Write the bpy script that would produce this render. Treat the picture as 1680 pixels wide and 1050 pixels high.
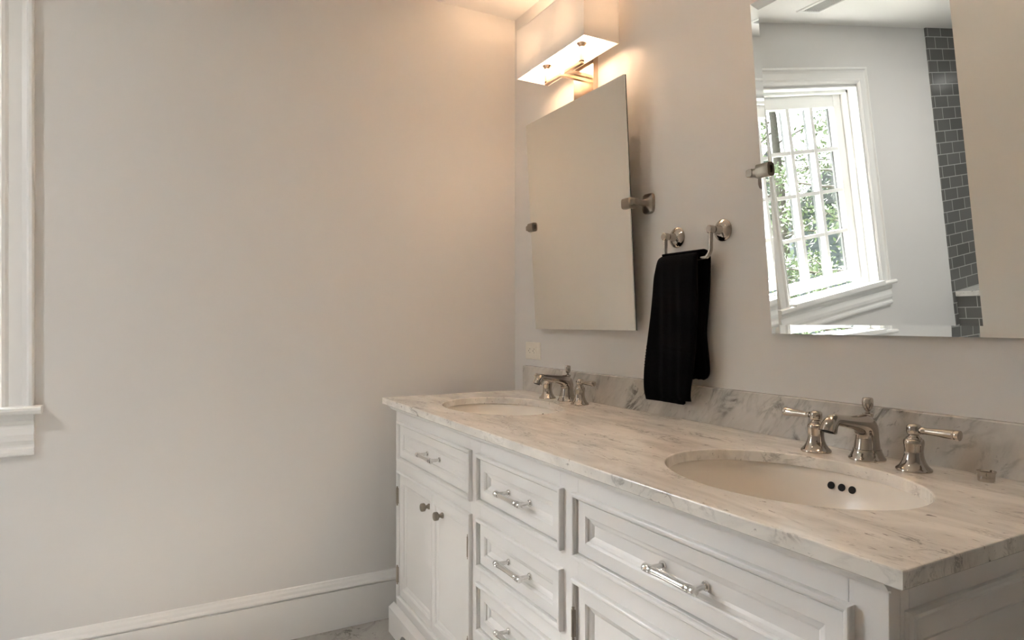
import bpy, bmesh, math, random
from mathutils import Vector, Matrix
PI = math.pi
SC = bpy.context.scene
for o in list(bpy.data.objects): bpy.data.objects.remove(o)
COL = SC.collection

# ------------------------------------------------------------------ camera
cam = bpy.data.cameras.new('camera'); cam.sensor_width = 36.0; cam.lens = 36.0*1073.5/1680.0
cam.shift_y = 3.0/1680.0; cam.clip_start = 0.02; cam.clip_end = 200
co = bpy.data.objects.new('camera', cam); COL.objects.link(co)
co.location = (2.455, -1.353, 1.14)
F = Vector((-.8780, .4787, 0)).normalized()
co.rotation_euler = (PI/2, 0, math.atan2(-F.x, F.y))
SC.camera = co

# ------------------------------------------------------------------ view and daylight
vs = SC.view_settings
vs.view_transform = 'Standard'; vs.look = 'None'; vs.gamma = 1.0; vs.use_curve_mapping = False
vs.exposure = 0.42
SC.cycles.sample_clamp_indirect = 0.0; SC.cycles.max_bounces = 12; SC.cycles.diffuse_bounces = 8
W = bpy.data.worlds.new('sky'); SC.world = W; W.use_nodes = True
nt = W.node_tree; nt.nodes.clear()
wo = nt.nodes.new('ShaderNodeOutputWorld'); bg = nt.nodes.new('ShaderNodeBackground')
tc = nt.nodes.new('ShaderNodeTexCoord')
SKY_WEST, SKY_EAST, GLOW, BULB, FILL_A, FILL_B = 16.0, 3.3, 48.0, 176.0, 1.2, 17.5  # the last two power the ceiling fill lights added for brightness
SUN = 105.0
def wnode(op, a, b, c=None):
    q = nt.nodes.new('ShaderNodeMath'); q.operation = op
    for i, v in enumerate((a, b, c)):
        if v is None: continue
        if isinstance(v, (int, float)): q.inputs[i].default_value = v
        else: nt.links.new(v, q.inputs[i])
    return q.outputs[0]
sx = nt.nodes.new('ShaderNodeSeparateXYZ'); nt.links.new(tc.outputs['Generated'], sx.inputs[0])
rp = nt.nodes.new('ShaderNodeValToRGB'); nt.links.new(sx.outputs['Z'], rp.inputs[0])
els = rp.color_ramp.elements           # an overcast sky, darker towards the horizon
els[0].position = 0.0; els[0].color = (.075, .078, .08, 1)
els[1].position = 0.62; els[1].color = (.90, .96, 1.03, 1)
e = els.new(0.22); e.color = (.12, .125, .13, 1)
e = els.new(0.42); e.color = (.70, .76, .82, 1)
side = nt.nodes.new('ShaderNodeMapRange'); nt.links.new(sx.outputs['X'], side.inputs[0])
side.inputs[1].default_value = -.25; side.inputs[2].default_value = .25
side.inputs[3].default_value = SKY_WEST; side.inputs[4].default_value = SKY_EAST
# the sun's glow behind thin cloud
gd = nt.nodes.new('ShaderNodeVectorMath'); gd.operation = 'DOT_PRODUCT'
nt.links.new(tc.outputs['Generated'], gd.inputs[0]); gd.inputs[1].default_value = Vector((-.52, -.62, .58)).normalized()
glow = wnode('MULTIPLY', wnode('POWER', wnode('MAXIMUM', gd.outputs['Value'], 0.0), 14.0), GLOW)
sc1 = nt.nodes.new('ShaderNodeVectorMath'); sc1.operation = 'SCALE'
nt.links.new(rp.outputs[0], sc1.inputs[0]); nt.links.new(side.outputs[0], sc1.inputs['Scale'])
ad = nt.nodes.new('ShaderNodeVectorMath'); ad.operation = 'ADD'
nt.links.new(sc1.outputs[0], ad.inputs[0]); nt.links.new(glow, ad.inputs[1])
nt.links.new(ad.outputs[0], bg.inputs[0]); bg.inputs[1].default_value = 1.0
nt.links.new(bg.outputs[0], wo.inputs[0])

def portal(loc, direction, sx_, sy_):
    l = bpy.data.lights.new('window_daylight', 'AREA'); l.shape = 'RECTANGLE'; l.size = sx_; l.size_y = sy_
    l.cycles.is_portal = True
    o = bpy.data.objects.new('window_daylight', l); COL.objects.link(o); o.location = loc
    o.rotation_euler = Vector(direction).to_track_quat('-Z', 'Z').to_euler()
portal((-.14, -2.19, 1.48), (1, 0, 0), .78, 1.12)
portal((3.76, -3.05, 1.30), (-1, 0, 0), 1.5, 1.9)

sun = bpy.data.lights.new('sun', 'SUN'); sun.energy = SUN; sun.angle = math.radians(1.5); sun.color = (1, .96, .90)
so = bpy.data.objects.new('sun', sun); COL.objects.link(so); so.location = (-4, -5, 8)
so.rotation_euler = Vector((.62, .80, -1.48)).to_track_quat('-Z', 'Y').to_euler()

# ------------------------------------------------------------------ helpers
def srgb(r, g, b):
    f = lambda c: (c/255/12.92) if c/255 <= .04045 else ((c/255+.055)/1.055)**2.4
    return (f(r), f(g), f(b), 1)

def mat(name, color, rough=.5, metal=0., bump=0., bscale=60., spec=.5, sheen=0., var=0.):
    m = bpy.data.materials.new(name); m.use_nodes = True
    n = m.node_tree; p = n.nodes['Principled BSDF']
    c = color if len(color) == 4 else (*color, 1)
    p.inputs['Base Color'].default_value = c
    p.inputs['Roughness'].default_value = rough; p.inputs['Metallic'].default_value = metal
    p.inputs['Specular IOR Level'].default_value = spec
    if sheen: p.inputs['Sheen Weight'].default_value = sheen
    t = n.nodes.new('ShaderNodeTexCoord')
    nz = n.nodes.new('ShaderNodeTexNoise'); nz.inputs['Scale'].default_value = bscale; nz.inputs['Detail'].default_value = 4
    n.links.new(t.outputs['Object'], nz.inputs['Vector'])
    if var:
        r = n.nodes.new('ShaderNodeValToRGB')
        r.color_ramp.elements[0].color = (c[0]*(1-var), c[1]*(1-var), c[2]*(1-var), 1)
        r.color_ramp.elements[1].color = (min(1, c[0]*(1+var)), min(1, c[1]*(1+var)), min(1, c[2]*(1+var)), 1)
        n.links.new(nz.outputs[0], r.inputs[0]); n.links.new(r.outputs[0], p.inputs['Base Color'])
    if bump:
        b = n.nodes.new('ShaderNodeBump'); b.inputs['Strength'].default_value = bump; b.inputs['Distance'].default_value = .002
        n.links.new(nz.outputs[0], b.inputs['Height']); n.links.new(b.outputs[0], p.inputs['Normal'])
    return m

M = {}
M['paint'] = mat('wall_paint', (.72, .712, .703), .55, bump=.06, bscale=300, spec=.35)
M['ceil'] = mat('ceiling_paint', (.80, .79, .77), .8)
M['trim'] = mat('trim_paint', (.83, .83, .82), .35)
M['vanity'] = mat('vanity_paint', (.83, .825, .818), .32)
M['porcelain'] = mat('porcelain', (.88, .84, .78), .2, spec=.28)
M['nickel'] = mat('polished_nickel', (.52, .475, .43), .06, 1.)
M['chrome'] = mat('chrome', (.78, .77, .75), .13, 1.)
M['satin'] = mat('satin_nickel', (.34, .30, .255), .28, 1.)
M['bronze'] = mat('brushed_nickel_arm', (.62, .50, .40), .25, 1.)
M['mirror'] = mat('mirror_silver', (.86, .875, .85), 0.0, 1.)
M['mirback'] = mat('mirror_edge', (.03, .04, .035), .4)
M['dark'] = mat('dark_recess', (.01, .009, .008), .8)
M['plastic'] = mat('outlet_plastic', (.80, .77, .70), .35)
M['vent'] = mat('vent_grey', (.42, .42, .41), .5)
M['shaded_bar'] = mat('shaded_glazing_bar', (.12, .12, .12), .6)  # shade on the outer side of the bars, put into the colour
M['bark'] = mat('bark', (.07, .06, .05), .9, bump=.5, bscale=20, var=.3)
M['leaf'] = mat('leaf_green', (.10, .135, .065), .6, bscale=1.5, var=.5)
M['needle'] = mat('needle_green', (.07, .10, .07), .6, bscale=1.5, var=.5)
M['siding'] = mat('house_siding', (.13, .145, .16), .7)
M['roof'] = mat('roof_shingle', (.12, .12, .13), .9)
M['ground'] = mat('lawn', (.04, .055, .03), .9, bscale=3, var=.3)

def marble(name, base, vein, scale, stretch, amount, rough=.18, flecks=.5, tilt=None, width=.045, wobble=1.6):
    m = bpy.data.materials.new(name); m.use_nodes = True
    n = m.node_tree; L = n.links.new; p = n.nodes['Principled BSDF']; p.inputs['Roughness'].default_value = rough
    t = n.nodes.new('ShaderNodeTexCoord'); mp = n.nodes.new('ShaderNodeMapping')
    mp.inputs['Rotation'].default_value = (.35, .55, .5); mp.inputs['Scale'].default_value = stretch
    if tilt:      # turn the grain first, then stretch it
        mp.inputs['Rotation'].default_value = (0, 0, 0)
        m0 = n.nodes.new('ShaderNodeMapping'); m0.inputs['Rotation'].default_value = tilt
        L(t.outputs['Object'], m0.inputs[0]); L(m0.outputs[0], mp.inputs[0])
    else: L(t.outputs['Object'], mp.inputs[0])
    def noise(sc, det, dist, src=mp):
        z = n.nodes.new('ShaderNodeTexNoise'); z.inputs['Scale'].default_value = sc; z.inputs['Detail'].default_value = det
        z.inputs['Distortion'].default_value = dist; z.inputs['Roughness'].default_value = .62; L(src.outputs[0], z.inputs['Vector']); return z
    def ramp(src, stops):
        r = n.nodes.new('ShaderNodeValToRGB'); e = r.color_ramp.elements
        e[0].position, e[0].color = stops[0][0], (*[stops[0][1]]*3, 1)
        e[1].position, e[1].color = stops[-1][0], (*[stops[-1][1]]*3, 1)
        for q, v in stops[1:-1]:
            k = e.new(q); k.color = (v, v, v, 1)
        L(src.outputs[0], r.inputs[0]); return r
    cloud = ramp(noise(scale*.8, 6, .6), [(.38, 0), (.72, 1)])
    vn = ramp(noise(scale*1.3, 8, wobble), [(.5-width, 0), (.50, 1), (.5+width, 0)])
    msk = ramp(noise(scale*.9, 3, .3), [(.5, 0), (.72, 1)])
    fl = ramp(noise(scale*7, 4, .8), [(.63, 0), (.74, 1)])
    def math_(op, a, b):
        q = n.nodes.new('ShaderNodeMath'); q.operation = op
        for i, v in enumerate((a, b)):
            if isinstance(v, (int, float)): q.inputs[i].default_value = v
            else: L(v.outputs[0], q.inputs[i])
        return q
    s = math_('ADD', math_('MULTIPLY', cloud, .45*amount), math_('MULTIPLY', math_('MULTIPLY', vn, msk), .8*amount))
    s = math_('ADD', s, math_('MULTIPLY', fl, flecks*amount)); s.use_clamp = True
    mx = n.nodes.new('ShaderNodeMix'); mx.data_type = 'RGBA'
    mx.inputs[6].default_value = (*base, 1); mx.inputs[7].default_value = (*vein, 1)
    L(s.outputs[0], mx.inputs[0]); L(mx.outputs[2], p.inputs['Base Color'])
    return m
M['marble'] = marble('carrara_marble', (.88, .86, .82), (.26, .25, .235), 6.0, (1.0, 3.4, 2.0), .9, .16, 1.2)
M['marble_wall'] = marble('backsplash_marble', (.64, .62, .59), (.20, .19, .175), 5.0, (1.0, 1.0, 2.4), 1.15, .2, .6, (0, .85, 0), .06, .7)
M['floor'] = marble('floor_marble', (.48, .46, .43), (.12, .11, .10), 4.0, (1, 1.5, 1), 1.0, .25)

def tile_mat(name, col):
    m = bpy.data.materials.new(name); m.use_nodes = True
    n = m.node_tree; p = n.nodes['Principled BSDF']; p.inputs['Roughness'].default_value = .12
    t = n.nodes.new('ShaderNodeTexCoord'); b = n.nodes.new('ShaderNodeTexBrick')
    n.links.new(t.outputs['UV'], b.inputs['Vector'])
    b.inputs['Scale'].default_value = 1; b.inputs['Brick Width'].default_value = .152; b.inputs['Row Height'].default_value = .0765
    b.inputs['Mortar Size'].default_value = .003; b.inputs['Mortar Smooth'].default_value = .2
    b.inputs['Color1'].default_value = (*col, 1); b.inputs['Color2'].default_value = (*[c*.8 for c in col], 1)
    b.inputs['Mortar'].default_value = (.42, .42, .41, 1)
    n.links.new(b.outputs['Color'], p.inputs['Base Color'])
    bp = n.nodes.new('ShaderNodeBump'); bp.inputs['Strength'].default_value = .5; bp.inputs['Distance'].default_value = .002; bp.invert = True
    n.links.new(b.outputs['Fac'], bp.inputs['Height']); n.links.new(bp.outputs[0], p.inputs['Normal'])
    return m
M['tile'] = tile_mat('grey_glass_tile', (.15, .15, .145))

def glass_mat():
    m = bpy.data.materials.new('window_glass'); m.use_nodes = True; n = m.node_tree; n.nodes.clear()
    o = n.nodes.new('ShaderNodeOutputMaterial'); mx = n.nodes.new('ShaderNodeMixShader')
    tr = n.nodes.new('ShaderNodeBsdfTransparent'); gl = n.nodes.new('ShaderNodeBsdfGlossy'); gl.inputs['Roughness'].default_value = 0
    mx.inputs[0].default_value = .06
    n.links.new(tr.outputs[0], mx.inputs[1]); n.links.new(gl.outputs[0], mx.inputs[2]); n.links.new(mx.outputs[0], o.inputs[0])
    return m
M['glass'] = glass_mat()

def shade_mat(name='lamp_shade_fabric', fac=.095, clear=0):
    m = bpy.data.materials.new(name); m.use_nodes = True; n = m.node_tree; n.nodes.clear()
    o = n.nodes.new('ShaderNodeOutputMaterial'); mx = n.nodes.new('ShaderNodeMixShader')
    d = n.nodes.new('ShaderNodeBsdfDiffuse'); t = n.nodes.new('ShaderNodeBsdfTranslucent')
    wv = n.nodes.new('ShaderNodeTexNoise'); wv.inputs['Scale'].default_value = 400
    r = n.nodes.new('ShaderNodeValToRGB'); r.color_ramp.elements[0].color = (.84, .80, .75, 1); r.color_ramp.elements[1].color = (.93, .90, .86, 1)
    n.links.new(wv.outputs[0], r.inputs[0]); n.links.new(r.outputs[0], d.inputs[0]); t.inputs[0].default_value = (.93, .95, .97, 1)
    mx.inputs[0].default_value = fac
    n.links.new(d.outputs[0], mx.inputs[1]); n.links.new(t.outputs[0], mx.inputs[2]); n.links.new(mx.outputs[0], o.inputs[0])
    if clear:
        m2 = n.nodes.new('ShaderNodeMixShader'); tp = n.nodes.new('ShaderNodeBsdfTransparent'); m2.inputs[0].default_value = clear
        n.links.new(mx.outputs[0], m2.inputs[1]); n.links.new(tp.outputs[0], m2.inputs[2]); n.links.new(m2.outputs[0], o.inputs[0])
    return m
M['shade'] = shade_mat(); M['added_diffuser'] = shade_mat('added_frosted_sheet', .75, .30)  # the frosted sheet is an unseen addition that softens the bulbs
def bulb_mat():
    m = bpy.data.materials.new('lit_bulb'); m.use_nodes = True; n = m.node_tree; n.nodes.clear()
    o = n.nodes.new('ShaderNodeOutputMaterial'); e = n.nodes.new('ShaderNodeEmission')
    e.inputs[0].default_value = (1.0, .655, .41, 1); e.inputs[1].default_value = BULB
    n.links.new(e.outputs[0], o.inputs[0]); return m
M['bulb'] = bulb_mat()

def towel_mat():
    m = mat('black_terry', (.0022, .0022, .003), .9, bump=.6, bscale=700, spec=.08, sheen=.015); return m
M['towel'] = towel_mat()

def root(name, loc, label=None, cat=None, group=None, rot=(0, 0, 0)):
    o = bpy.data.objects.new(name, None); COL.objects.link(o); o.location = loc; o.rotation_euler = rot; o.empty_display_size = .05
    if label: o['label'] = label
    if cat: o['category'] = cat
    if group: o['group'] = group
    return o

def origin(o):
    while o.parent: o = o.parent
    return o.location

def obj(name, bm, m, parent=None, local=False, smooth=False, angle=40, label=None, bevel=0, tagd=None):
    """link the bmesh as one object; world coordinates unless local"""
    if parent and not local: bmesh.ops.translate(bm, verts=bm.verts, vec=-origin(parent))
    bmesh.ops.recalc_face_normals(bm, faces=bm.faces)
    me = bpy.data.meshes.new(name); bm.to_mesh(me); bm.free()
    ms = m if isinstance(m, list) else [m]
    for q in ms: me.materials.append(M[q] if isinstance(q, str) else q)
    o = bpy.data.objects.new(name, me); COL.objects.link(o)
    if parent: o.parent = parent
    if label: o['label'] = label
    if tagd:
        o['label'], o['category'] = tagd[0], tagd[1]
        if len(tagd) > 2: o['group'] = tagd[2]
    if bevel:
        b = o.modifiers.new('bevel', 'BEVEL'); b.width = bevel; b.segments = 2; b.limit_method = 'ANGLE'; b.angle_limit = math.radians(35)
        smooth = True
    if smooth:
        for p in me.polygons: p.use_smooth = True
        me.set_sharp_from_angle(angle=math.radians(angle))
    return o

def struct(name, bm, m, parent=None, **k):
    o = obj(name, bm, m, parent, **k)
    if not parent: o['kind'] = 'structure'
    return o

def box(bm, x0, x1, y0, y1, z0, z1):
    v = [bm.verts.new((x, y, z)) for x in (x0, x1) for y in (y0, y1) for z in (z0, z1)]
    for f in ((0, 1, 3, 2), (4, 6, 7, 5), (0, 4, 5, 1), (2, 3, 7, 6), (0, 2, 6, 4), (1, 5, 7, 3)):
        bm.faces.new([v[i] for i in f])
    return v
def BX(*a):
    bm = bmesh.new(); box(bm, *a); return bm

def bridge(bm, A, B, closed=True):
    n = len(A)
    for i in range(n if closed else n-1):
        j = (i+1) % n
        bm.faces.new((A[i], A[j], B[j], B[i]))

def lathe(bm, prof, c, axis='Z', seg=28, sy=1.0):
    """prof = [(r, h)] revolved about axis through c; ends closed"""
    rings = []
    for r, h in prof:
        ring = []
        for k in range(seg):
            a = 2*PI*k/seg; p, q = r*math.cos(a), r*math.sin(a)*sy
            d = {'Z': (p, q, h), 'X': (h, p, q), 'Y': (p, h, q)}[axis]
            ring.append(bm.verts.new((c[0]+d[0], c[1]+d[1], c[2]+d[2])))
        rings.append(ring)
    for a, b in zip(rings, rings[1:]): bridge(bm, a, b)
    bm.faces.new(rings[0]); bm.faces.new(rings[-1])

def sweep(bm, pts, rads, seg=20, ry=None, square=False, caps=True):
    """tube along pts with per-point radius"""
    pts = [Vector(p) for p in pts]; rings = []; n = len(pts); up = None
    for i, p in enumerate(pts):
        t = (pts[min(i+1, n-1)]-pts[max(i-1, 0)]).normalized()
        if up is None:
            up = Vector((1, 0, 0)) if abs(t.x) < .9 else Vector((0, 0, 1))
        up = (up - t*up.dot(t)).normalized(); s = t.cross(up)
        r = rads[i] if isinstance(rads, (list, tuple)) else rads
        r2 = (ry[i] if ry else r)
        ring = []
        k_ = 4 if square else seg
        for k in range(k_):
            a = 2*PI*k/k_ + (PI/4 if square else 0)
            ring.append(bm.verts.new(p+up*math.cos(a)*r+s*math.sin(a)*r2))
        rings.append(ring)
    for a, b in zip(rings, rings[1:]): bridge(bm, a, b)
    if caps: bm.faces.new(rings[0]); bm.faces.new(rings[-1])

def smooth_path(P, n=6):
    """Catmull-Rom through tuples of any length"""
    out = []
    for i in range(len(P)-1):
        p0, p1, p2, p3 = P[max(i-1, 0)], P[i], P[i+1], P[min(i+2, len(P)-1)]
        for k in range(n):
            t = k/n
            out.append(tuple(.5*((2*b)+(-a+c)*t+(2*a-5*b+4*c-d)*t*t+(-a+3*b-3*c+d)*t**3) for a, b, c, d in zip(p0, p1, p2, p3)))
    out.append(tuple(P[-1])); return out

def ring_panel(bm, a0, a1, b0, b1, prof, place, fill=True, back=False):
    """mitred rectangle: prof = [(inset, out)]; place(a, b, out) -> xyz"""
    loops = []
    for d, h in prof:
        loops.append([bm.verts.new(place(*p, h)) for p in ((a0+d, b0+d), (a1-d, b0+d), (a1-d, b1-d), (a0+d, b1-d))])
    for A, B in zip(loops, loops[1:]): bridge(bm, A, B)
    if fill: bm.faces.new(loops[-1])
    if back: bm.faces.new(loops[0])

def extrude_profile(bm, prof, a0, a1, place):
    """closed profile [(u, v)] extruded from a0 to a1"""
    A = [bm.verts.new(place(a0, u, v)) for u, v in prof]; B = [bm.verts.new(place(a1, u, v)) for u, v in prof]
    bridge(bm, A, B); bm.faces.new(A); bm.faces.new(B)

# ------------------------------------------------------------------ room shell
XR, YB, H = 3.70, -4.40, 2.43
WY0, WY1, WZ0, WZ1 = -2.60, -1.776, .90, 2.075           # opening of window_1
# far wall (left of the photo) with the window opening
bm = bmesh.new()
box(bm, -.15, 0, WY1, .12, 0, H); box(bm, -.15, 0, YB, WY0, 0, H)
box(bm, -.15, 0, WY0, WY1, 0, WZ0-.02); box(bm, -.15, 0, WY0, WY1, WZ1, H)
struct('wall_left', bm, 'paint')
struct('wall_back', BX(0, XR, 0, .12, 0, H), 'paint')
struct('wall_front', BX(-.15, XR, YB-.12, YB, 0, H), 'paint')
V2 = (-3.85, -2.25, .30, 2.25)                            # opening of window_2
bm = bmesh.new()
box(bm, XR, XR+.12, V2[1], .12, 0, H); box(bm, XR, XR+.12, YB-.12, V2[0], 0, H)
box(bm, XR, XR+.12, V2[0], V2[1], 0, V2[2]); box(bm, XR, XR+.12, V2[0], V2[1], V2[3], H)
struct('wall_right', bm, 'paint')
struct('wall_partition', BX(.975, XR, -1.87, -1.75, 0, H), 'paint')
struct('floor', BX(-.15, XR+.12, YB-.12, .12, -.1, 0), 'floor')
struct('ceiling', BX(-.15, XR+.12, YB-.12, .12, H, H+.1), 'ceil')

# baseboards
def baseboard(name, a0, a1, place):
    bm = bmesh.new()
    pr = [(0, 0), (.016, 0), (.016, .141), (.0105, .1425), (.0105, .1455), (.019, .147), (.021, .151), (.019, .156), (.014, .160), (.012, .168), (.008, .174), (.006, .180), (0, .182)]
    extrude_profile(bm, pr, a0, a1, place); return struct(name, bm, 'trim')
baseboard('baseboard_left', -3.43, 0, lambda a, u, v: (u, a, v))
baseboard('baseboard_back', 2.03, XR, lambda a, u, v: (a, -u, v))
baseboard('baseboard_partition', .99, XR, lambda a, u, v: (a, -1.75+u, v))

# ------------------------------------------------------------------ window_1 (beside the vanity, seen in the mirror)
w1 = root('window_1', (0, -2.19, .88)); w1['kind'] = 'structure'
CASP = [(0, 0), (0, .022), (.004, .026), (.012, .026), (.018, .018), (.030, .015), (.062, .015), (.070, .020), (.078, .022), (.088, .018), (.096, .010), (.098, .002), (.098, 0)]
def casing(bm, y0, y1, z0, z1, fx, sgn):
    """mitred side and head casing; open at the sill"""
    n = len(CASP); L = []
    for path in ('a', 'b', 'c', 'd'):
        ring = []
        for d, h in CASP:
            if path == 'a': p = (y1-d, z0)
            elif path == 'b': p = (y1-d, z1-d)
            elif path == 'c': p = (y0+d, z1-d)
            else: p = (y0+d, z0)
            ring.append(bm.verts.new((fx+sgn*h, p[0], p[1])))
        L.append(ring)
    for A, B in zip(L, L[1:]): bridge(bm, A, B)
    bm.faces.new(L[0]); bm.faces.new(L[-1])
bm = bmesh.new(); casing(bm, -2.702, -1.676, .885, 2.181, 0, 1)
obj('casing', bm, 'trim', w1)
bm = bmesh.new()   # jamb liners with two steps
for (a, b, x0, x1) in ((WY1-.006, WY1-.0, -.15, .012), (WY1-.022, WY1-.006, -.15, -.045)):
    box(bm, x0, x1, a, b, WZ0, WZ1)
for (a, b, x0, x1) in ((WY0, WY0+.006, -.15, .012), (WY0+.006, WY0+.022, -.15, -.045)):
    box(bm, x0, x1, a, b, WZ0, WZ1)
box(bm, -.15, .012, WY0, WY1, WZ1-.006, WZ1); box(bm, -.15, -.045, WY0, WY1, WZ1-.022, WZ1-.006)
obj('jamb', bm, 'trim', w1)
SY0, SY1, SZ0, SZ1 = WY0+.022, WY1-.022, .925, WZ1-.022
GY0, GY1, GZ0, GZ1 = -2.506, -1.874, .988, 1.982
sx0, sx1 = -.125, -.085
bm = bmesh.new()
box(bm, sx0, sx1, SY0, GY0, SZ0, SZ1); box(bm, sx0, sx1, GY1, SY1, SZ0, SZ1)
box(bm, sx0, sx1, GY0, GY1, SZ0, GZ0); box(bm, sx0, sx1, GY0, GY1, GZ1, SZ1)
sash = obj('sash', bm, 'trim', w1, bevel=.003)
bm = bmesh.new()
for k in (1, 2):
    y = GY0+(GY1-GY0)*k/3; box(bm, sx0+.004, sx1-.002, y-.014, y+.014, GZ0, GZ1)
for k in (1, 2, 3):
    z = GZ0+(GZ1-GZ0)*k/4; box(bm, sx0+.006, sx1-.004, GY0, GY1, z-.0105, z+.0105)
obj('muntin', bm, 'trim', sash)
bm = bmesh.new()
for k in (1, 2):
    y = GY0+(GY1-GY0)*k/3; box(bm, sx0-.012, sx0+.002, y-.013, y+.013, GZ0, GZ1)
for k in (1, 2, 3):
    z = GZ0+(GZ1-GZ0)*k/4; box(bm, sx0-.010, sx0+.003, GY0, GY1, z-.008, z+.008)
box(bm, sx0-.012, sx0-.001, GY1-.010, GY1+.01, GZ0, GZ1); box(bm, sx0-.012, sx0-.001, GY0-.01, GY0+.010, GZ0, GZ1)
obj('shaded_bar', bm, 'shaded_bar', sash, label='outer glazing bars coloured dark for their shade')
obj('glass', BX(-.108, -.104, GY0, GY1, GZ0, GZ1), 'glass', sash)
bm = bmesh.new()
box(bm, -.15, .050, WY0, WY1, .872, .897); 
extrude_profile(bm, [(0, .862), (.040, .862), (.046, .866), (.050, .874), (.048, .882), (.042, .886), (0, .886)], -2.725, -1.655, lambda a, u, v: (u, a, v))
obj('sill', bm, 'trim', w1)
bm = bmesh.new()
extrude_profile(bm, [(0, .735), (.010, .735), (.017, .740), (.020, .748), (.018, .757), (.013, .762), (.013, .768), (.020, .782), (.022, .800), (.018, .818), (.017, .830), (.026, .842), (.028, .852), (.028, .862), (0, .862)], -2.702, -1.676, lambda a, u, v: (u, a, v))
obj('apron', bm, 'trim', w1)
obj('casement_crank', BX(-.085, -.055, -2.26, -2.20, .897, .912), 'trim', w1, bevel=.004)

# ------------------------------------------------------------------ window_2 (in the right hand wall of the shower room)
w2 = root('window_2', (XR, -3.05, V2[2])); w2['kind'] = 'structure'
bm = bmesh.new(); ring_panel(bm, V2[0]-.09, V2[1]+.09, V2[2]-.09, V2[3]+.09, [(0, 0), (0, .02), (.085, .02), (.09, .0), (.09, -.12)], lambda a, b, h: (XR-h, a, b), fill=False)
obj('casing', bm, 'trim', w2)
bm = bmesh.new()
ym = (V2[0]+V2[1])/2
for y in (V2[0]+.025, ym, V2[1]-.025): box(bm, XR+.04, XR+.07, y-.025, y+.025, V2[2], V2[3])
for z in (V2[2]+.025, V2[3]-.025): box(bm, XR+.04, XR+.07, V2[0], V2[1], z-.025, z+.025)
s2 = obj('sash', bm, 'trim', w2)
obj('glass', BX(XR+.053, XR+.057, V2[0]+.05, V2[1]-.05, V2[2]+.05, V2[3]-.05), 'glass', s2)

# ------------------------------------------------------------------ tiled shower corner
def uv_quad_box(bm, x0, x1, y0, y1, z0, z1):
    vs_ = box(bm, x0, x1, y0, y1, z0, z1)
def uv_world(o):
    me = o.data; uv = me.uv_layers.new(name='UVMap'); off = o.matrix_world.translation
    for p in me.polygons:
        n = p.normal
        for li in p.loop_indices:
            c = me.vertices[me.loops[li].vertex_index].co
            u = c.y if abs(n.x) > .5 else c.x
            v = c.z if abs(n.z) < .5 else c.y
            uv.data[li].uv = (u, v-.69)
o = struct('trim_1', BX(0, .010, YB, -3.40, 0, H), 'tile'); uv_world(o)
o['label'] = 'dark grey subway tile cladding on the shower wall'
o = struct('trim_2', BX(.010, 1.6, YB+.0, YB+.010, 0, H), 'tile'); uv_world(o)
bench = root('shower_bench', (.8, -3.80, 0), 'grey subway tiled shower bench with white marble top, reflected in the mirror', 'bench')
bm = BX(.0105, 1.6, YB+.0105, -3.43, .0, .655); o = obj('bench_base', bm, 'tile', bench)
bm2 = BX(.0105, 1.61, YB+.0105, -3.415, .655, .69); obj('bench_top', bm2, 'marble', bench, bevel=.003)
uvm = o.data.uv_layers.new(name='UVMap')
for p in o.data.polygons:
    for li in p.loop_indices:
        c = o.data.vertices[o.data.loops[li].vertex_index].co
        uvm.data[li].uv = ((c.y if abs(p.normal.x) > .5 else c.x)+.06, (c.z if abs(p.normal.z) < .5 else c.y)-.655)

# ceiling vent
cv = root('ceiling_vent', (.30, -2.00, H), 'pale grey slatted ceiling vent reflected at the top of the right mirror', 'vent')
bm = bmesh.new(); ring_panel(bm, .15, .45, -2.12, -1.94, [(0, 0), (.002, .006), (.022, .008), (.026, .003)], lambda a, b, h: (a, b, H-h), fill=False)
obj('vent_frame', bm, 'trim', cv)
bm = bmesh.new()
for k in range(8):
    y = -2.09+k*.0175; box(bm, .176, .424, y, y+.011, H-.006, H-.002)
obj('grille', bm, 'vent', cv)

# ------------------------------------------------------------------ vanity
VX0, VX1, VY = .143, 1.980, -.576                         # body
van = root('bathroom_vanity', (1.06, -.30, 0), 'long white painted double vanity cabinet with panelled drawers and doors', 'vanity')
bm = bmesh.new()
box(bm, VX0+.004, VX1-.004, VY+.0215, -.003, .10, .655)
box(bm, VX0+.004, VX0+.022, VY+.0215, -.003, .655, .835); box(bm, VX1-.040, VX1-.022, VY+.0215, -.003, .655, .835); box(bm, VX0+.022, VX1-.040, -.020, -.003, .655, .835)
obj('carcass', bm, 'vanity', van)
XS = [(VX0, .187), (.788, .850), (1.252, 1.319), (1.928, VX1)]
bm = bmesh.new()
for a, b in XS: box(bm, a, b, VY, VY+.022, .10, .835)
def rail(a, b, z0, z1): box(bm, a+.0003, b-.0003, VY, VY+.022, z0, z1)
rail(.187, .788, .770, .835); rail(.187, .788, .594, .652); rail(.187, .788, .10, .150)
DR2 = [(.645, .780), (.470, .605), (.295, .430), (.120, .255)]
rail(.850, 1.252, .768, .835)
for (z0, z1), (y0, y1) in zip(DR2, DR2[1:]): rail(.850, 1.252, y1-.012, z0+.012)
rail(.850, 1.252, .10, .132)
rail(1.319, 1.928, .770, .835); rail(1.319, 1.928, .590, .656); rail(1.319, 1.928, .10, .150)
obj('face_frame', bm, 'vanity', van, bevel=.0008)
PF = lambda a, b, h: (a, VY-h, b)
BEAD = [(0, -.001), (0, .0092), (.0008, .0112), (.0025, .0122), (.0060, .0122), (.0085, .0112), (.0097, .0090), (.0102, .0062), (.0118, .0055), (.0122, -.004), (.0122, -.016)]
FRONT = [(.0, -.02), (.0, .0015), (.0008, .0022), (.026, .0022), (.0275, .0008), (.030, -.0005), (.0315, -.004), (.038, -.006), (.043, -.0095), (.0445, -.0095)]
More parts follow.
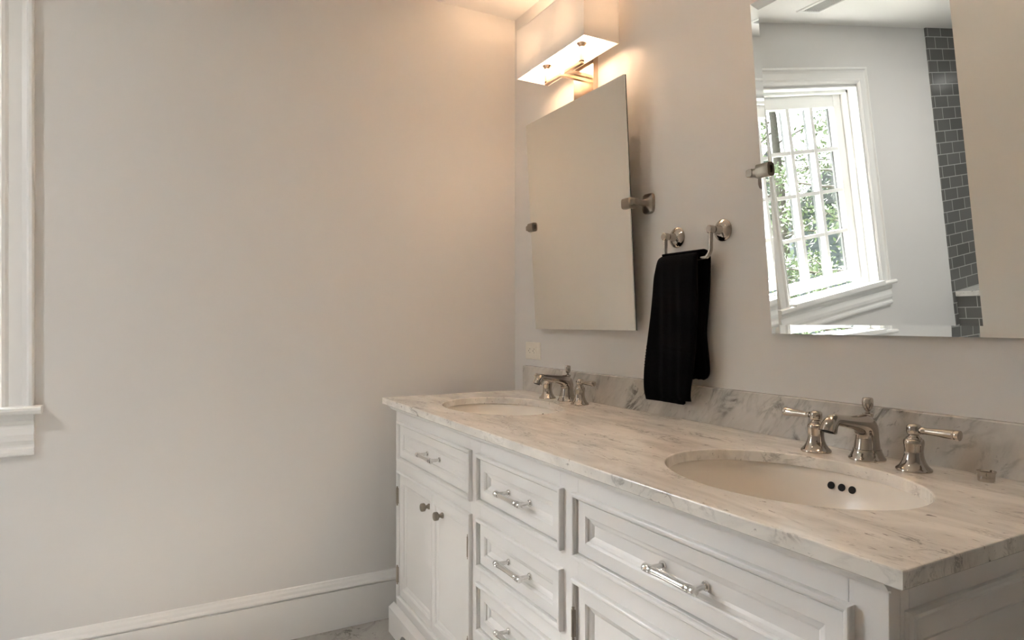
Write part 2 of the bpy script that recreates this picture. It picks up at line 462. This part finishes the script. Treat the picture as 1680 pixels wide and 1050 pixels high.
def opening(x0, x1, z0, z1):
    bm = bmesh.new(); ring_panel(bm, x0, x1, z0, z1, BEAD, PF, fill=False); return bm
def front(x0, x1, z0, z1, parent, name, nl=0, nr=0):
    bm = bmesh.new(); loops = []
    for i, (d, h) in enumerate(FRONT):
        k = 1 if i > 2 else 0
        loops.append([bm.verts.new(PF(*p, h)) for p in ((x0+d-nl*k, z0+d), (x1-d+nr*k, z0+d), (x1-d+nr*k, z1-d), (x0+d-nl*k, z1-d))])
    for A, B in zip(loops, loops[1:]): bridge(bm, A, B)
    bm.faces.new(loops[-1]); bm.faces.new(loops[0])
    # fine mitre joints cut at the four corners of the frame
    return obj(name, bm, 'vanity', parent)
def bar_pull(cx, cz, L, parent, r=.0058, y=VY+.009, name='handle'):
    bm = bmesh.new(); yb = y-.034
    for s in (-1, 1):
        px = cx+s*(L/2-.0105)
        lathe(bm, [(.0085, 0), (.0085, -.0025), (.0075, -.004), (.005, -.0045), (.0048, -.012), (.0055, -.026), (.0062, -.034)], (px, y, cz), 'Y', 18)
    h = L/2
    pr = [(.004, -h-.001), (.0072, -h), (.0078, -h+.003), (.0078, -h+.011), (.0066, -h+.0125), (.0066, -h+.014), (.0076, -h+.015), (.0076, -h+.0175), (.0066, -h+.0185), (.0066, -h+.020), (.0072, -h+.021), (.0066, -h+.027), (r, 0)]
    pr = pr + [(a, -b) for a, b in pr[-2::-1]]
    lathe(bm, pr, (cx, yb, cz), 'X', 20)
    return obj(name, bm, 'chrome', parent, smooth=True)
def knob(cx, cz, parent):
    bm = bmesh.new()
    lathe(bm, [(.0092, 0), (.0092, -.0035), (.0078, -.0050), (.0058, -.0085), (.0056, -.0120), (.0075, -.0150), (.0118, -.0165), (.0132, -.0185), (.0134, -.0260), (.0126, -.0290), (.0105, -.0305), (.0040, -.0312)], (cx, VY+.0092, cz), 'Y', 24)
    return obj('knob', bm, 'satin', parent, smooth=True)
def hinge(x, z, parent):
    bm = bmesh.new()
    lathe(bm, [(.001, -.035), (.0032, -.034), (.0032, -.031), (.0022, -.030), (.0042, -.028), (.0042, .028), (.0022, .030), (.0032, .031), (.0032, .034), (.001, .035)], (x, VY-.010, z), 'Z', 14)
    box(bm, x-.0035, x+.0035, VY-.0095, VY-.001, z-.028, z+.028)
    return obj('hinge', bm, 'satin', parent, smooth=True)
g = .0135
def drawer(x0, x1, z0, z1, L, cz=None):
    obj('drawer_moulding', opening(x0, x1, z0, z1), 'vanity', van)
    d = front(x0+g+.0011, x1-g-.0011, z0+g+.0011, z1-g-.0011, van, 'drawer')
    bar_pull((x0+x1)/2, (z0+z1)/2-.005 if cz is None else cz, L, d)
drawer(.175, .800, .640, .782, .127)
for z0, z1 in DR2: drawer(.838, 1.264, z0, z1, .127)
drawer(1.307, 1.936, .644, .782, .124, .711)
def doors(x0, x1, z0, z1, kz):
    obj('door_moulding', opening(x0, x1, z0, z1), 'vanity', van)
    m = (x0+x1)/2+.012
    a = front(x0+g+.0011, m-.001, z0+g+.0011, z1-g-.0011, van, 'door', nr=.010)
    b = front(m+.001, x1-g-.0011, z0+g+.0011, z1-g-.0011, van, 'door', nl=.010)
    knob(m-.050, kz, a); knob(m+.062, kz, b)
    for z in (z0+.088, z1-.092): hinge(x0+.008, z, a); hinge(x1-.008, z, b)
doors(.175, .800, .140, .604, .537)
doors(1.307, 1.936, .140, .602, .535)
# cornice moulding under the marble, base plinth with bracket feet
bm = bmesh.new()
extrude_profile(bm, [(0, .8365), (.030, .8365), (.030, .8335), (.024, .8315), (.018, .8275), (.014, .8225), (.012, .8195), (.007, .8185), (.006, .8155), (0, .815)], VX0-.026, VX1+.006, lambda a, u, v: (a, VY-u, v))
obj('cornice', bm, 'vanity', van)
bm = bmesh.new()
def plinth_front():
    N = 40; top = []; bot = []
    x0, x1 = VX0-.022, VX1+.022
    pts = []
    fw = .10
    prof_x = [x0, x0+.07]
    for k in range(9):
        a = k/8*PI/2; prof_x.append(x0+.07+.045*math.sin(a))
    def zb(x):
        d = min(x-x0, x1-x)
        if d < .120: return 0
        if d > .175: return .048
        t = (d-.120)/.055
        return .048*math.sqrt(max(0, 1-(1-t)**2))
    xs = sorted(set([x0, x0+.1199]+[x0+.120+.055*(k/14)**2 for k in range(15)]+[(x0+x1)/2]+[x1-.120-.055*(k/14)**2 for k in range(15)]+[x1-.1199, x1]))
    for yy in (VY-.022, VY-.002):
        pass
    A = [(bm.verts.new((x, VY-.022, zb(x))), bm.verts.new((x, VY-.022, .092)), bm.verts.new((x, VY-.002, .106)), bm.verts.new((x, VY+.0, zb(x)))) for x in xs]
    for p, q in zip(A, A[1:]):
        for i in range(4):
            j = (i+1) % 4; bm.faces.new((p[i], q[i], q[j], p[j]))
    bm.faces.new(A[0]); bm.faces.new(A[-1])
plinth_front()
box(bm, VX0-.022, VX0-.001, VY, -.003, 0, .092); box(bm, VX1+.001, VX1+.022, VY, -.003, 0, .092)
box(bm, VX0, VX1, VY+.08, VY+.095, 0, .10)
obj('base_plinth', bm, 'vanity', van)
# right hand end panel: stiles, rails, recessed panel with moulding
bm = bmesh.new(); SPX = VX1-.0
for (y0, y1, z0, z1) in ((VY+.0225, -.535, .10, .835), (-.065, -.003, .10, .835), (-.5347, -.0653, .770, .835), (-.5347, -.0653, .10, .150)):
    box(bm, VX1-.020, VX1, y0, y1, z0, z1)
obj('end_frame', bm, 'vanity', van, bevel=.0008)
bm = bmesh.new()
ring_panel(bm, -.545, -.055, .140, .785, [(0, -.001), (0, .006), (.003, .010), (.007, .011), (.011, .008), (.013, .004), (.018, .003), (.020, .0), (.046, -.003), (.050, -.0055), (.054, -.009)], lambda a, b, h: (VX1+h, a, b))
obj('end_panel', bm, 'vanity', van)

# ------------------------------------------------------------------ marble top with two oval cut-outs
CX0, CX1, CY0, CZ = .103, 2.020, -.616, .86
SINKS = [(.512, -.335), (1.636, -.335)]
SA, SB = .245, .185
bm = bmesh.new()
def ell(cx, cy, a, b, z, n=72): return [bm.verts.new((cx+a*math.cos(2*PI*k/n), cy+b*math.sin(2*PI*k/n), z)) for k in range(n)]
def rect(i, z): return [bm.verts.new(p) for p in ((CX0+i, CY0+i, z), (CX1-i, CY0+i, z), (CX1-i, -.001, z), (CX0+i, -.001, z))]
def fill(loops):
    ed = []
    for l in loops:
        for i in range(len(l)):
            a, b = l[i], l[(i+1) % len(l)]
            ed.append(bm.edges.get((a, b)) or bm.edges.new((a, b)))
    bmesh.ops.triangle_fill(bm, use_beauty=True, edges=ed)
R = [rect(.0022, CZ), rect(.0006, CZ-.0006), rect(0, CZ-.0022), rect(0, .8385), rect(.0015, .837)]
for a, b in zip(R, R[1:]): bridge(bm, a, b)
tops, bots = [R[0]], [R[-1]]
for cx, cy in SINKS:
    E_ = [ell(cx, cy, SA+.0025, SB+.0025, CZ), ell(cx, cy, SA+.0008, SB+.0008, CZ-.0007), ell(cx, cy, SA, SB, CZ-.0025), ell(cx, cy, SA, SB, .837)]
    for a, b in zip(E_, E_[1:]): bridge(bm, a, b)
    tops.append(E_[0]); bots.append(E_[-1])
fill(tops); fill(bots)
obj('countertop', bm, 'marble', tagd=('grey veined white marble countertop with two oval sink openings', 'countertop'))
bm = bmesh.new(); extrude_profile(bm, [(0, CZ+.0003), (-.020, CZ+.0003), (-.020, CZ+.0980), (-.0182, CZ+.100), (0, CZ+.100)], CX0, CX1, lambda a, u, v: (a, u, v))
obj('backsplash', bm, 'marble_wall', tagd=('grey veined marble backsplash strip standing along the wall behind the faucets', 'backsplash'))

# ------------------------------------------------------------------ sinks
BD = .150
def bowl_z(rho): return .8355-.004-BD*(1-rho**2.6)**(1/1.9)
def make_sink(cx, cy, label):
    s = root('undermount_sink', (cx, cy, .68), label, 'sink', 'oval undermount sinks')
    bm = bmesh.new(); n = 72; L = []
    def lp(a, b, z): L.append([bm.verts.new((cx+a*math.cos(2*PI*k/n), cy+b*math.sin(2*PI*k/n), z)) for k in range(n)])
    a, b = SA+.006, SB+.006
    lp(a+.012, b+.012, .8355); lp(a+.002, b+.002, .8355); lp(a, b, .834)
    for k in range(1, 26):
        rho = math.cos(k/25*PI/2)**.8
        if rho < .09: break
        lp(a*rho, b*rho, bowl_z(rho))
    for p, q in zip(L, L[1:]): bridge(bm, p, q)
    bm.faces.new(L[-1])
    o = obj('bowl', bm, 'porcelain', s, smooth=True, angle=60)
    so = o.modifiers.new('thickness', 'SOLIDIFY'); so.thickness = .009; so.offset = -1 if True else 1
    bm = bmesh.new(); zb = .8355-.004-BD
    lathe(bm, [(.031, 0), (.031, .0025), (.028, .004), (.021, .0035), (.020, .002), (.019, .0045), (.006, .0065)], (cx, cy, zb), 'Z', 28)
    obj('drain', bm, 'nickel', s, smooth=True)
    for k in (-1, 0, 1):   # overflow holes high on the rear wall of the bowl
        zt = .808; rho = .0
        for i in range(200):
            r_ = .6+i*.002
            if bowl_z(min(r_, .9999)) > zt: rho = r_; break
        px = cx-.014+k*.0222; yy = cy+(SB+.006)*math.sqrt(max(0, rho**2-((px-cx)/(SA+.006))**2))
        bm = bmesh.new()
        nrm = Vector((0, -1, .32)).normalized(); q = nrm.to_track_quat('Z', 'Y').to_matrix().to_4x4()
        lathe(bm, [(.0074, -.001), (.0074, .0010), (.0070, .0012)], (0, 0, 0), 'Z', 20)
        bmesh.ops.transform(bm, matrix=Matrix.Translation((px, yy, zt)) @ q @ Matrix.Translation((0, 0, .0022)), verts=bm.verts)
        obj('overflow_hole', bm, 'dark', s)
    return s
make_sink(*SINKS[0], 'oval white undermount sink on the left, nearer the room corner')
make_sink(*SINKS[1], 'oval white undermount sink on the right with three dark overflow holes')

# ------------------------------------------------------------------ faucets
def make_faucet(cx, cy, label):
    f = root('faucet', (cx, cy, CZ), label, 'faucet', 'polished nickel widespread faucets')
    bm = bmesh.new()
    lathe(bm, [(.0345, 0), (.0350, .0025), (.0345, .0045), (.0325, .006), (.0305, .010), (.0285, .015), (.0268, .0185), (.0272, .0200), (.0268, .0218), (.0240, .0225)], (cx, cy, CZ), 'Z', 36)
    # (y, z, half width, half height)
    P = [(0, .020, .0250, .0250), (0, .034, .0232, .0232), (0, .046, .0218, .0222), (-.001, .057, .0215, .0232), (-.007, .068, .0212, .0238),
         (-.019, .0740, .0196, .0202), (-.036, .0775, .0168, .0162), (-.056, .0805, .0144, .0136), (-.076, .0835, .0130, .0122), (-.094, .0865, .0128, .0120), (-.107, .0868, .0138, .0134), (-.116, .0810, .0150, .0148), (-.121, .0735, .0160, .0158), (-.124, .0660, .0168, .0168)]
    Q = smooth_path(P, 5)
    sweep(bm, [(cx, cy+p[0], CZ+p[1]) for p in Q], [p[2] for p in Q], 32, ry=[p[3] for p in Q])
    body = obj('spout', bm, 'nickel', f, smooth=True, angle=50)
    bm = bmesh.new()
    lathe(bm, [(.0115, .0), (.0115, .0032), (.0105, .0035)], (0, 0, 0), 'Z', 24)
    d = Vector((0, -.003, -.0075)).normalized().to_track_quat('Z', 'Y').to_matrix().to_4x4()
    bmesh.ops.transform(bm, matrix=Matrix.Translation((cx, cy-.1245, CZ+.0690)) @ d, verts=bm.verts)
    obj('aerator', bm, 'dark', body, label='dark aerator under the spout tip')
    bm = bmesh.new()   # lift rod finial
    lathe(bm, [(.0105, .087), (.0100, .0935), (.0065, .0950), (.0038, .0958), (.0036, .0985), (.0058, .1000), (.0085, .1040), (.0102, .1090), (.0108, .1150), (.0106, .1205), (.0100, .1235), (.0085, .1255), (.0030, .1262)], (cx, cy+.002, CZ), 'Z', 24)
    obj('lift_knob', bm, 'nickel', f, smooth=True, angle=60)
    for s in (-1, 1):
        hx, hy = cx+s*.104, cy-.018
        bm = bmesh.new()
        lathe(bm, [(.0305, 0), (.0310, .002), (.0302, .0045), (.0280, .0065), (.0245, .0100), (.0205, .0165), (.0178, .0240), (.0164, .031), (.0160, .038), (.0168, .046), (.0176, .052), (.0174, .056), (.0160, .0592), (.0135, .0600), (.0132, .0620), (.0100, .0640), (.0088, .0665), (.0088, .0680)], (hx, hy, CZ), 'Z', 32)
        hb = obj('valve_handle', bm, 'nickel', f, smooth=True, angle=50)
        bm = bmesh.new()
        lathe(bm, [(.0088, .0672), (.0118, .0690), (.0128, .0730), (.0128, .0800), (.0120, .0840), (.0095, .0870), (.0050, .0885)], (hx, hy, CZ), 'Z', 28)
        z = .0772
        L = [(.008, .0050), (.0145, .0050), (.0150, .0068), (.0180, .0070), (.0190, .0062), (.024, .0064), (.050, .0082), (.0700, .0097), (.0715, .0097), (.0725, .0091), (.0735, .0099), (.0780, .0100), (.0805, .0092), (.0815, .0060)]
        lathe(bm, [(r, s*h) for h, r in L], (hx, hy, CZ+z), 'X', 24)
        obj('lever', bm, 'nickel', hb, smooth=True, angle=50)
    return f
make_faucet(.519, -.075, 'polished nickel widespread faucet behind the left sink, near the corner')
make_faucet(1.631, -.080, 'polished nickel widespread faucet with two levers behind the right sink')

# small stopper standing on the counter
bm = bmesh.new()
lathe(bm, [(.0125, 0), (.0130, .001), (.0132, .008), (.0136, .0135), (.0150, .0165), (.0152, .0180), (.0140, .0180), (.0120, .0150), (.0060, .0135), (.0020, .0133)], (1.845, -.072, CZ+.0003), 'Z', 28)
obj('air_gap_cap', bm, 'nickel', smooth=True, angle=40, tagd=('small round chrome cap on the counter right of the right faucet', 'cap'))

# ------------------------------------------------------------------ pivoting mirrors
def make_mirror(cx, cz, tilt, off, label):
    py = -.060; w, h = .303, .396
    r = root('pivot_mirror', (cx, py, cz), label, 'mirror', 'frameless tilting mirrors')
    T = Matrix.Rotation(math.radians(tilt), 4, 'X')
    bm = bmesh.new()
    P = lambda a, b, o_: (a, -o_, b)
    ring_panel(bm, -w, w, -h, h, [(0, .0), (0, .0042), (.021, .0030)], P)
    bmesh.ops.transform(bm, matrix=T, verts=bm.verts)
    obj('mirror_glass', bm, 'mirror', r, local=True)
    bm = bmesh.new(); ring_panel(bm, -w, w, -h, h, [(0, -.0035), (0, -.0002)], P, back=True)
    bmesh.ops.transform(bm, matrix=T, verts=bm.verts)
    obj('backing', bm, 'mirback', r, local=True)
    for s in (-1, 1):
        b = bmesh.new()
        # rounded square rosette on the wall
        def sq(hw, hh, y, n=6, rr=.35):
            pts = []
            for k in range(4*n):
                a = 2*PI*k/(4*n); c, d = math.cos(a), math.sin(a); e_ = 4.5
                m_ = (abs(c)**e_+abs(d)**e_)**(-1/e_); pts.append((c*m_*hw, y, d*m_*hh))
            return pts
        ex = s*(w+off)
        loops = []
        for hw, hh, y in ((.026, .032, .0595), (.026, .032, .056), (.024, .030, .051), (.014, .018, .047), (.009, .010, .040), (.0075, .008, .020), (.0085, .009, .006), (.0105, .0105, -.006), (.009, .009, -.010)):
            loops.append([b.verts.new((ex+x, y_, z_)) for x, y_, z_ in sq(hw, hh, y)])
        for A, B in zip(loops, loops[1:]): bridge(b, A, B)
        b.faces.new(loops[0]); b.faces.new(loops[-1])
        br = obj('wall_bracket', b, 'satin', r, local=True, smooth=True, angle=35)
        b = bmesh.new(); loops = []
        for x, hh in ((w+.032, .0080), (w+.031, .0098), (w+.018, .0095), (w+.011, .0095), (w+.010, .0130), (w+.008, .0172), (w-.026, .0172), (w-.028, .0165), (w-.028, .0095), (w-.022, .0090)):
            loops.append([b.verts.new((s*x, z_*.9, y2)) for y2, _, z_ in sq(hh, hh, 0)])
        for A, B in zip(loops, loops[1:]): bridge(b, A, B)
        b.faces.new(loops[0]); b.faces.new(loops[-1])
        bmesh.ops.transform(b, matrix=T, verts=b.verts)
        obj('clip', b, 'satin', r, local=True, smooth=True, angle=35)
    return r
make_mirror(.548, 1.508, 3.2, .018, 'frameless tilting mirror below the lit lamp, left of the black towel')
make_mirror(1.655, 1.506, 5.5, .033, 'frameless tilting mirror right of the towel, reflecting the window')

# ------------------------------------------------------------------ wall lamps
def make_lamp(cx, label):
    z0 = 2.043; hw, y0, y1, hh = .217, -.170, -.032, .180
    r = root('wall_lamp', (cx, 0, 1.97), label, 'lamp')
    obj('back_plate', BX(cx-.060, cx+.060, -.022, -.0005, 1.885, 2.090), 'bronze', r, bevel=.0015)
    bm = bmesh.new()
    s = .0090
    for k, (dx, ax) in enumerate(((.018, .110), (-.018, -.110))):
        zz = 2.006
        sweep(bm, [(cx+dx, -.020, zz), (cx+dx, -.104, zz)], s, square=True)
        a, b_ = sorted((cx+dx-(.0064 if dx > 0 else -.0064), cx+ax+(.0064 if ax > 0 else -.0064)))
        box(bm, a, b_, -.1104, -.0976, zz-.0064, zz+.0064)
        box(bm, cx+ax-.0064, cx+ax+.0064, -.1104, -.0976, zz, 2.060)
    obj('arm', bm, 'bronze', r, bevel=.0008)
    for ax in (-.110, .110):
        b = bmesh.new(); lathe(b, [(.009, 2.058), (.018, 2.068), (.018, 2.074), (.013, 2.080), (.013, 2.098), (.011, 2.102)], (cx+ax, -.104, 0), 'Z', 20)
        so_ = obj('socket', b, 'bronze', r, smooth=True)
        b = bmesh.new(); lathe(b, [(.008, 2.102), (.012, 2.108), (.018, 2.120), (.020, 2.132), (.018, 2.145), (.010, 2.155), (.003, 2.158)], (cx+ax, -.104, 0), 'Z', 16)
        obj('bulb', b, 'bulb', so_, smooth=True)
    bm = bmesh.new(); t = .0012
    def lp(i, z): return [bm.verts.new(p) for p in ((cx-hw+i, y0+i, z), (cx+hw-i, y0+i, z), (cx+hw-i, y1-i, z), (cx-hw+i, y1-i, z))]
    A = [lp(0, z0), lp(0, z0+hh), lp(t, z0+hh), lp(t, z0)]
    for i in range(4): bridge(bm, A[i], A[(i+1) % 4])
    sh = obj('lamp_shade', bm, 'shade', r)
    bm = bmesh.new()
    for z in (z0, z0+hh-.003):
        B = [lp(-.0006, z), lp(-.0006, z+.003), lp(t+.0005, z+.003), lp(t+.0005, z)]
        for i in range(4): bridge(bm, B[i], B[(i+1) % 4])
    obj('shade_rim', bm, 'shade', sh)
    obj('added_diffuser', BX(cx-hw+.002, cx+hw-.002, y0+.002, y1-.002, 2.0795, 2.0815), 'added_diffuser', sh)  # unseen sheet added under the bulbs to soften their light
    return r
make_lamp(.540, 'lit wall lamp with rectangular white fabric shade above the left mirror')
make_lamp(1.655, 'lit wall lamp with rectangular shade above the right mirror')

# unseen ceiling fill lights above the frame, added to brighten the room
def added_fill(x, y, power, color, label):
    r = root('added_fill_light', (x, y, H), label, 'ceiling light')
    b = bmesh.new(); lathe(b, [(.085, -.0005), (.085, -.006), (.070, -.007), (.062, -.002)], (x, y, H), 'Z', 32)
    obj('trim_ring', b, 'trim', r, smooth=True)
    l = bpy.data.lights.new('added_fill_lamp', 'AREA'); l.shape = 'DISK'; l.size = .12; l.energy = power; l.color = color
    o = bpy.data.objects.new('added_fill_lamp', l); COL.objects.link(o); o.parent = r; o.location = (0, 0, -.010)
if FILL_A: added_fill(1.25, -1.25, FILL_A, (1, .84, .68), 'unseen fill light added at the ceiling over the floor before the vanity')  # added fill for the vanity side
if FILL_B: added_fill(1.2, -2.9, FILL_B, (1, .97, .94), 'unseen fill light added in the shower room in place of daylight')  # added as a stand-in for daylight

# ------------------------------------------------------------------ towel bar
tb = root('towel_bar', (1.083, 0, 1.388), 'polished nickel swing towel bar on two round wall mounts between the mirrors', 'towel bar')
TX0, TX1, TZ, TY = .995, 1.172, 1.388, -.048
for x in (TX0, TX1):
    bm = bmesh.new()
    lathe(bm, [(.0300, 0), (.0305, -.003), (.0285, -.006), (.0255, -.007), (.0230, -.010), (.0180, -.0125), (.0120, -.0150), (.0105, -.022), (.0095, -.034), (.0105, -.038), (.0110, -.040), (.0110, -.054), (.0090, -.056)], (x, -.0005, TZ), 'Y', 32)
    obj('wall_mount', bm, 'nickel', tb, smooth=True)
bm = bmesh.new()
path = [(TX0, TZ-.004), (TX0, TZ-.030), (TX0, TZ-.052), (TX0+.004, TZ-.063), (TX0+.012, TZ-.071), (TX0+.024, TZ-.074), ((TX0+TX1)/2, TZ-.074), (TX1-.024, TZ-.074), (TX1-.012, TZ-.071), (TX1-.004, TZ-.063), (TX1, TZ-.052), (TX1, TZ-.030), (TX1, TZ-.004)]
Q = smooth_path(path, 4)
sweep(bm, [(p[0], TY, p[1]) for p in Q], .0062, 16)
obj('bar', bm, 'nickel', tb, smooth=True)

# ------------------------------------------------------------------ black towel folded over the bar
random.seed(4)
def towel():
    tw = root('hand_towel', (1.07, TY, TZ-.07), 'black hand towel hanging folded over the small towel bar', 'towel')
    zt = TZ-.074+.010
    # profile: (s, y, z, xl, xr)
    prof = [(-.070, .921, .928, 1.115), (-.074, .935, .929, 1.116), (-.077, .96, .931, 1.121), (-.078, 1.00, .934, 1.130), (-.078, 1.05, .941, 1.136), (-.077, 1.10, .948, 1.138),
            (-.076, 1.16, .956, 1.139), (-.075, 1.22, .962, 1.140), (-.074, 1.27, .966, 1.139), (-.071, 1.30, .970, 1.137), (-.063, 1.322, .968, 1.134), (-.052, 1.333, .962, 1.134), (-.046, 1.334, .962, 1.134)]
    S = smooth_path(prof, 14); nu = 60
    random.seed(2)
    bm = bmesh.new(); rows = []
    def fold(u, z, amp):
        return amp*(math.sin(u*7.5+z*5)+.55*math.sin(u*15+1.3+z*9)+.3*math.sin(u*31+z*17))
    for y, z, xl, xr in S:
        row = []
        k = min(1, max(0, (1.325-z)/.15))
        for i in range(nu+1):
            u = i/nu; x = xl+(xr-xl)*u
            e_ = min(u, 1-u); edge = (1-math.sqrt(max(0, 1-(1-min(1, e_/.07))**2)))*.010
            rib = .0012*math.sin((z-1.02)/.0044*PI) if 1.005 < z < 1.07 else 0
            row.append(bm.verts.new((x, y+fold(u, z, .0028)*k+edge-rib, z-.012*max(0, 1-u/.25)**2*min(1, max(0, (z-1.20)/.12)))))
        rows.append(row)
    for a, b in zip(rows, rows[1:]): bridge(bm, a, b, closed=False)
    o = obj('front_flap', bm, 'towel', tw, smooth=True, angle=80)
    m = o.modifiers.new('thick', 'SOLIDIFY'); m.thickness = .011; m.offset = 1 if False else -1
    # back flap, shifted to the right of the front one
    prof = [(-.056, 1.331, .990, 1.136), (-.048, 1.3335, .992, 1.146), (-.040, 1.330, .995, 1.151), (-.034, 1.318, .997, 1.154), (-.032, 1.29, .999, 1.153), (-.031, 1.24, 1.000, 1.150), (-.030, 1.16, 1.003, 1.142), (-.030, 1.11, 1.006, 1.137), (-.030, 1.06, 1.008, 1.143), (-.030, 1.01, 1.010, 1.148), (-.030, .990, 1.012, 1.142), (-.030, .981, 1.014, 1.125)]
    S = smooth_path(prof, 6); bm = bmesh.new(); rows = []
    for y, z, xl, xr in S:
        k = min(1, max(0, (1.325-z)/.15))
        rows.append([bm.verts.new((xl+(xr-xl)*i/nu, min(-.018, y+fold(i/nu+.4, z, .002)*k), z)) for i in range(nu+1)])
    for a, b in zip(rows, rows[1:]): bridge(bm, a, b, closed=False)
    o = obj('back_flap', bm, 'towel', tw, smooth=True, angle=80)
    m = o.modifiers.new('thick', 'SOLIDIFY'); m.thickness = .009; m.offset = 0
    # inner fold showing below the hem
    prof = [(-.060, .911, .932, 1.088), (-.064, .93, .933, 1.094), (-.066, 1.02, .945, 1.120), (-.066, 1.15, .962, 1.130), (-.065, 1.27, .972, 1.130), (-.060, 1.312, .980, 1.130)]
    S = smooth_path(prof, 5); bm = bmesh.new(); rows = []
    for y, z, xl, xr in S:
        rows.append([bm.verts.new((xl+(xr-xl)*i/nu, y+fold(i/nu, z, .002), z)) for i in range(nu+1)])
    for a, b in zip(rows, rows[1:]): bridge(bm, a, b, closed=False)
    o = obj('inner_fold', bm, 'towel', tw, smooth=True, angle=80)
    m = o.modifiers.new('thick', 'SOLIDIFY'); m.thickness = .009; m.offset = 0
towel()

# ------------------------------------------------------------------ outlet
ol = root('wall_outlet', (.158, 0, 1.022), 'small ivory double wall outlet above the backsplash near the corner', 'outlet')
bm = bmesh.new(); ring_panel(bm, .101, .215, .987, 1.057, [(0, .0005), (0, .003), (.003, .006), (.008, .0065)], lambda a, b, h: (a, -h, b), back=True)
obj('cover_plate', bm, 'plastic', ol)
rc = obj('receptacle', BX(.124, .192, -.0085, -.006, 1.005, 1.039), 'plastic', ol, bevel=.0008)
bm = bmesh.new()
for cx in (.141, .175):
    box(bm, cx-.004, cx+.004, -.0089, -.0084, 1.0290, 1.0305); box(bm, cx-.003, cx+.003, -.0089, -.0084, 1.0140, 1.0155)
    lathe(bm, [(.0022, 0), (.0022, -.0004)], (cx-.0085, -.0085, 1.022), 'Y', 10)
obj('slots', bm, 'dark', rc, label='dark plug slots')

# ------------------------------------------------------------------ outside
GZ = -2.8
o = struct('ground', BX(-40, -.4, -45, 15, GZ-.1, GZ), 'ground')
def make_tree(name, x, y, h, r, z0f, nleaf, leafsize, m, label, seed, trunk_r=.12, elong=1.0):
    rnd = random.Random(seed)
    t = root(name, (x, y, GZ), label, 'tree', 'trees outside the window')
    bm = bmesh.new(); br = []
    top = Vector((x+.3*rnd.uniform(-1, 1), y+.3*rnd.uniform(-1, 1), GZ+h))
    base = Vector((x, y, GZ)); P = [base.lerp(top, k/6)+Vector((rnd.uniform(-.08, .08), rnd.uniform(-.08, .08), 0))*(k > 0) for k in range(7)]
    sweep(bm, P, [trunk_r*(1-.8*k/6) for k in range(7)], 10)
    for k in range(26):
        f_ = z0f+(1-z0f)*k/26; p = base.lerp(top, f_); a = rnd.uniform(0, 2*PI); ln = r*(1.1-.7*(f_-z0f)/(1-z0f))*rnd.uniform(.7, 1.1)
        d = Vector((math.cos(a), math.sin(a), rnd.uniform(-.1, .5)))
        q = [p+d*ln*s_+Vector((0, 0, -.15*ln*s_*s_+rnd.uniform(-.04, .04))) for s_ in (0, .35, .7, 1)]
        sweep(bm, q, [.028, .018, .011, .004], 6); br.append(q)
        for j in range(4):
            s_ = rnd.uniform(.3, .95); b0 = p+d*ln*s_; a2 = a+rnd.choice((-1, 1))*rnd.uniform(.5, 1.1); l2 = ln*.45
            e_ = b0+Vector((math.cos(a2), math.sin(a2), rnd.uniform(-.2, .5)))*l2
            q2 = [b0, b0.lerp(e_, .5)+Vector((0, 0, .03)), e_]; sweep(bm, q2, [.009, .006, .002], 5); br.append(q2)
    obj('trunk', bm, 'bark', t, smooth=True)
    bm = bmesh.new()
    for k in range(nleaf):
        q = rnd.choice(br); i = rnd.randrange(len(q)-1); p = q[i].lerp(q[i+1], rnd.random()); w_ = .10 if len(q) == 3 else .14
        p = p+Vector((rnd.gauss(0, w_), rnd.gauss(0, w_), rnd.gauss(0, w_)))
        d = Vector((rnd.gauss(0, 1), rnd.gauss(0, 1), rnd.gauss(0, 1))).normalized(); s_ = d.cross(Vector((rnd.gauss(0, 1), rnd.gauss(0, 1), rnd.gauss(0, 1)))).normalized()
        L_ = leafsize*rnd.uniform(.6, 1.3); w2_ = L_*.45/elong
        v = [bm.verts.new(p+c) for c in (-d*L_, s_*w2_, d*L_, -s_*w2_)]
        bm.faces.new(v)
    lf = obj('foliage', bm, m, t); lf['kind'] = 'stuff'
make_tree('maple_tree', -2.6, -6.6, 7.0, 1.6, .25, 9000, .035, 'leaf', 'green leafed tree close outside the window, reflected in the right mirror', 11)
make_tree('pine_tree', -7.6, -11.4, 9.5, 2.0, .2, 12000, .06, 'needle', 'dark needled evergreen farther outside the window, reflected in the right mirror', 5, .16, 3.0)
make_tree('bare_tree', -3.6, -11.8, 8.5, 1.7, .2, 2500, .04, 'leaf', 'thinly leafed tree with bare branches behind the others outside the window', 8, .11)
hs = root('neighbour_house', (-14.5, -19.5, GZ), 'pale grey clapboard house seen through the trees outside the window', 'house')
bm = bmesh.new(); hx0, hx1, hy0, hy1 = -18, -11, -23, -16
for k in range(22):
    z = GZ+k*.2
    A = [bm.verts.new(p) for p in ((hx0, hy0, z), (hx1, hy0, z), (hx1, hy1, z), (hx0, hy1, z))]
    i = .03; B = [bm.verts.new(p) for p in ((hx0+i, hy0+i, z+.2), (hx1-i, hy0+i, z+.2), (hx1-i, hy1-i, z+.2), (hx0+i, hy1-i, z+.2))]
    bridge(bm, A, B); bm.faces.new(A); bm.faces.new(B)
obj('wall', bm, 'siding', hs)
bm = bmesh.new()
extrude_profile(bm, [(hy0-.4, GZ+4.3), (hy1+.4, GZ+4.3), ((hy0+hy1)/2, GZ+6.6)], hx0-.4, hx1+.4, lambda a, u, v: (a, u, v))
obj('roof', bm, 'roof', hs)
